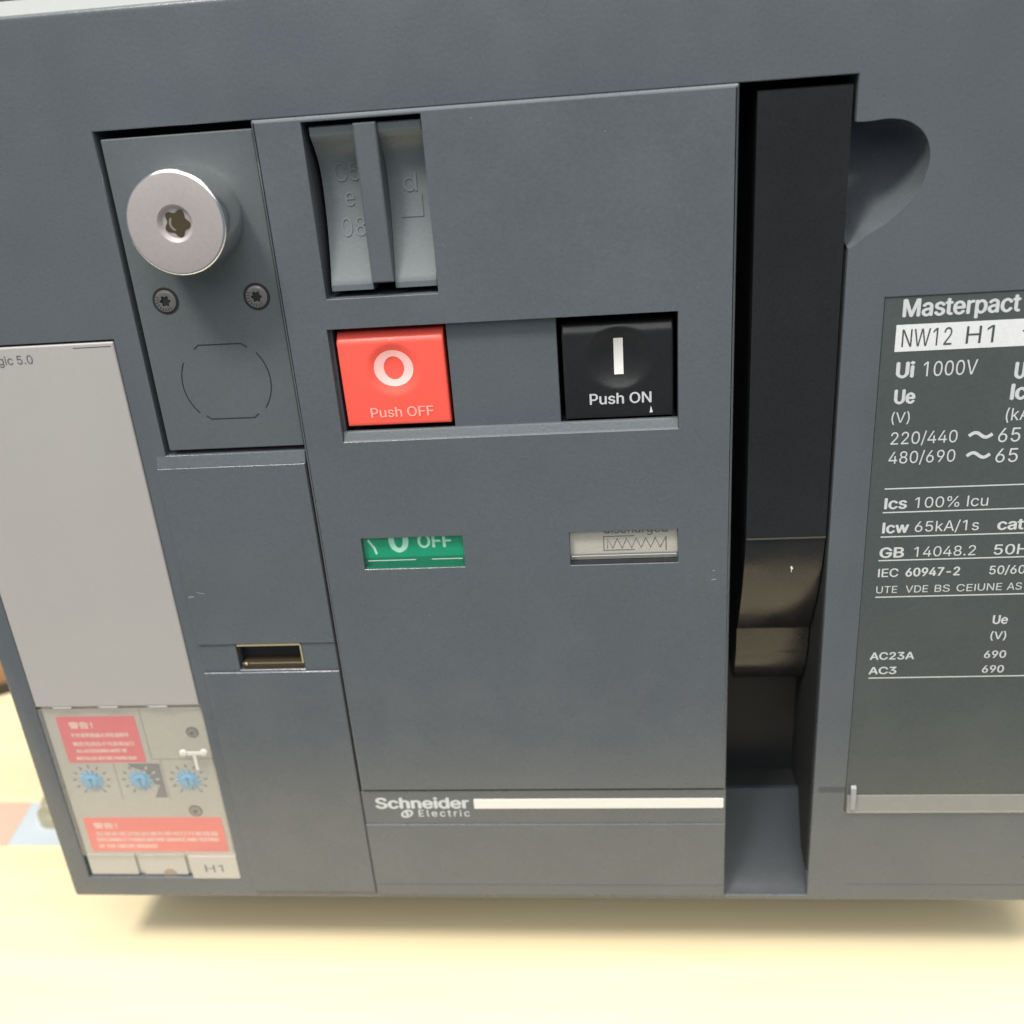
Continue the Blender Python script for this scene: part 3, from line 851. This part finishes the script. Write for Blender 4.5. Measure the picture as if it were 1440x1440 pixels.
for z in (174.6, 168.5):
    mb = MB(); pts = [(313.5 + 5.9*k/12, z + 0.75*math.sin(2*math.pi*k/12)) for k in range(13)]
    add_stroke(mb, pts, 0.95, yl, yl+0.05); mb.build('lettering', M_white, lab)
T('Ics', 291.5, 298.0, 152.5, 3.4, 0.026); T('100% Icu', 300.2, 320.9, 152.5, 3.4)
T('Icw', 291.5, 299.2, 144.6, 3.4, 0.026); T('65kA/1s', 300.9, 319.2, 144.7, 3.4); T('cat.B', 324.4, 336.5, 144.6, 3.4, 0.026)
T('GB', 291.3, 298.5, 136.4, 3.3, 0.026); T('14048.2', 301.4, 319.2, 136.4, 3.3); T('50Hz', 324.4, 337, 136.4, 3.3, 0.01)
T('IEC', 291.4, 297.4, 129.8, 2.8, 0.012); T('60947-2', 299.5, 315.4, 129.8, 2.8, 0.022); T('50/60Hz', 323.9, 339, 129.8, 2.8, 0.01)
T('UTE', 291.3, 297.5, 124.2, 2.4, 0.0, M_greyprint); T('VDE', 300.0, 306.6, 124.2, 2.4, 0.0, M_greyprint); T('BS', 308.6, 313.0, 124.2, 2.4, 0.0, M_greyprint)
T('CEI', 315.0, 320.6, 124.2, 2.4, 0.0, M_greyprint); T('UNE', 321.2, 328.2, 124.3, 2.4, 0.0, M_greyprint); T('AS', 329.7, 334.0, 124.3, 2.4, 0.0, M_greyprint)
T('NEMA', 336, 345, 124.3, 2.4, 0.0, M_greyprint)
T('Ue', 326.9, 331.4, 112.5, 3.0, 0.02); T('(V)', 326.9, 331.6, 107.0, 2.7, 0.01)
T('AC23A', 291.1, 304.7, 100.3, 2.6, 0.02); T('690', 325.8, 332.4, 100.2, 2.6, 0.015)
T('AC3', 291.1, 299.7, 94.9, 2.6, 0.02); T('690', 325.8, 332.4, 94.8, 2.6, 0.015)
for z in (158.9, 151.3, 143.3, 135.4, 122.8, 93.4):
    mb = MB(); add_box(mb, 291.2, 360, yl, yl+0.05, z-0.18, z+0.18); mb.build('rule_line', M_greyprint, lab)
# clear holder strip folded over the foot of the label
mb = MB()
add_prism_x(mb, 287.6, 363.6, [(0.30, 39.9), (-1.0, 40.0), (-1.1, 40.4), (-0.15, 46.6), (0.3, 46.7)])
strip = mb.build('holder_strip', M_strip, lab)
mb = MB(); add_prism_x(mb, 288.5, 290.2, [(-1.15, 41.4), (-1.25, 45.6), (-0.8, 50.0), (0.2, 50.8), (0.2, 41)]); mb.build('strip_highlight', mat('end_highlight', (0.26, 0.26, 0.27), 0.4), strip)  # pale block painting the white highlight at the strip's left end

# ================================================================== TABLE AND WHAT LIES ON IT
def tag(o, label, cat, kind=None):
    o['label'] = label; o['category'] = cat
    if kind: o['kind'] = kind
tb = MB(); add_plate(tb, rect(-1.0, -1.0, 1.0, 1.0), [], 0, 1, bev=0)
mb = MB(); add_box(mb, -900, 1150, -118, 750, -60, -35)
table = mb.build('table', M_table)
tag(table, 'pale cream wooden table top under the grey breaker', 'table')

# cardboard box far left
mb = MB()
a = math.radians(28)
def rot(x, y): return (-152 + x*math.cos(a) - y*math.sin(a), 196 + x*math.sin(a) + y*math.cos(a))
v = []
for z in (-32, 60):
    for x, y in ((-200, 0), (26, 0), (26, 150), (-200, 150)): v.append((*rot(x, y), z))
mb.add(v, [(0,1,2,3), (4,7,6,5), (0,4,5,1), (1,5,6,2), (2,6,7,3), (3,7,4,0)])
box = mb.build('cardboard_box', M_card)
tag(box, 'brown cardboard box half hidden behind the left edge of the breaker', 'box')
mb = MB(); v = []
for z in (-35, -30):
    for x, y in ((-198, -5), (18, -5), (18, 140), (-198, 140)): v.append((*rot(x, y), z))
mb.add(v, [(0,1,2,3), (4,7,6,5), (0,4,5,1), (1,5,6,2), (2,6,7,3), (3,7,4,0)])
mb.build('box_base', M_cardd, box)  # thin dark slab under the box

# printed packet and a fitting beside the lower left corner
mb = MB(); V = [(-190, 64, -34.9), (-76, 65, -34.9), (-80, 94, -34.9), (-190, 96, -34.9)]
mb.add([(x, y, z+0.8) for x, y, z in V] + V, [(0,1,2,3), (7,6,5,4), (0,4,5,1), (1,5,6,2), (2,6,7,3), (3,7,4,0)])
pk = mb.build('paper_packet', M_salmon)
tag(pk, 'flat salmon red and pale blue paper strip lying on the table at far left', 'paper')
mb = MB(); V = [(-75.8, 65, -34.9), (-30, 65, -34.9), (-30, 90, -34.9), (-79.8, 94, -34.9)]
mb.add([(x, y, z+0.85) for x, y, z in V] + V, [(0,1,2,3), (7,6,5,4), (0,4,5,1), (1,5,6,2), (2,6,7,3), (3,7,4,0)])
mb.build('blue_end', M_pblue, pk)
mb = MB()
def lz(x, y, prof, n=24):
    v = []; f = []
    for r, z in prof: v += [(x+r*math.cos(2*math.pi*k/n), y+r*math.sin(2*math.pi*k/n), z) for k in range(n)]
    for q in range(len(prof)-1):
        for k in range(n): f.append((q*n+k, q*n+(k+1) % n, (q+1)*n+(k+1) % n, (q+1)*n+k))
    f.append(tuple(range(n))[::-1]); f.append(tuple(range((len(prof)-1)*n, len(prof)*n)))
    mb.add(v, f)
lz(-60, 84, [(9, -34), (9, -29), (6, -28), (6, -23), (4, -20.5), (1, -19.8)])
bt = mb.build('metal_fitting', M_olive, smooth=True)
tag(bt, 'small round olive metal fitting on the blue end of the paper strip', 'fitting')
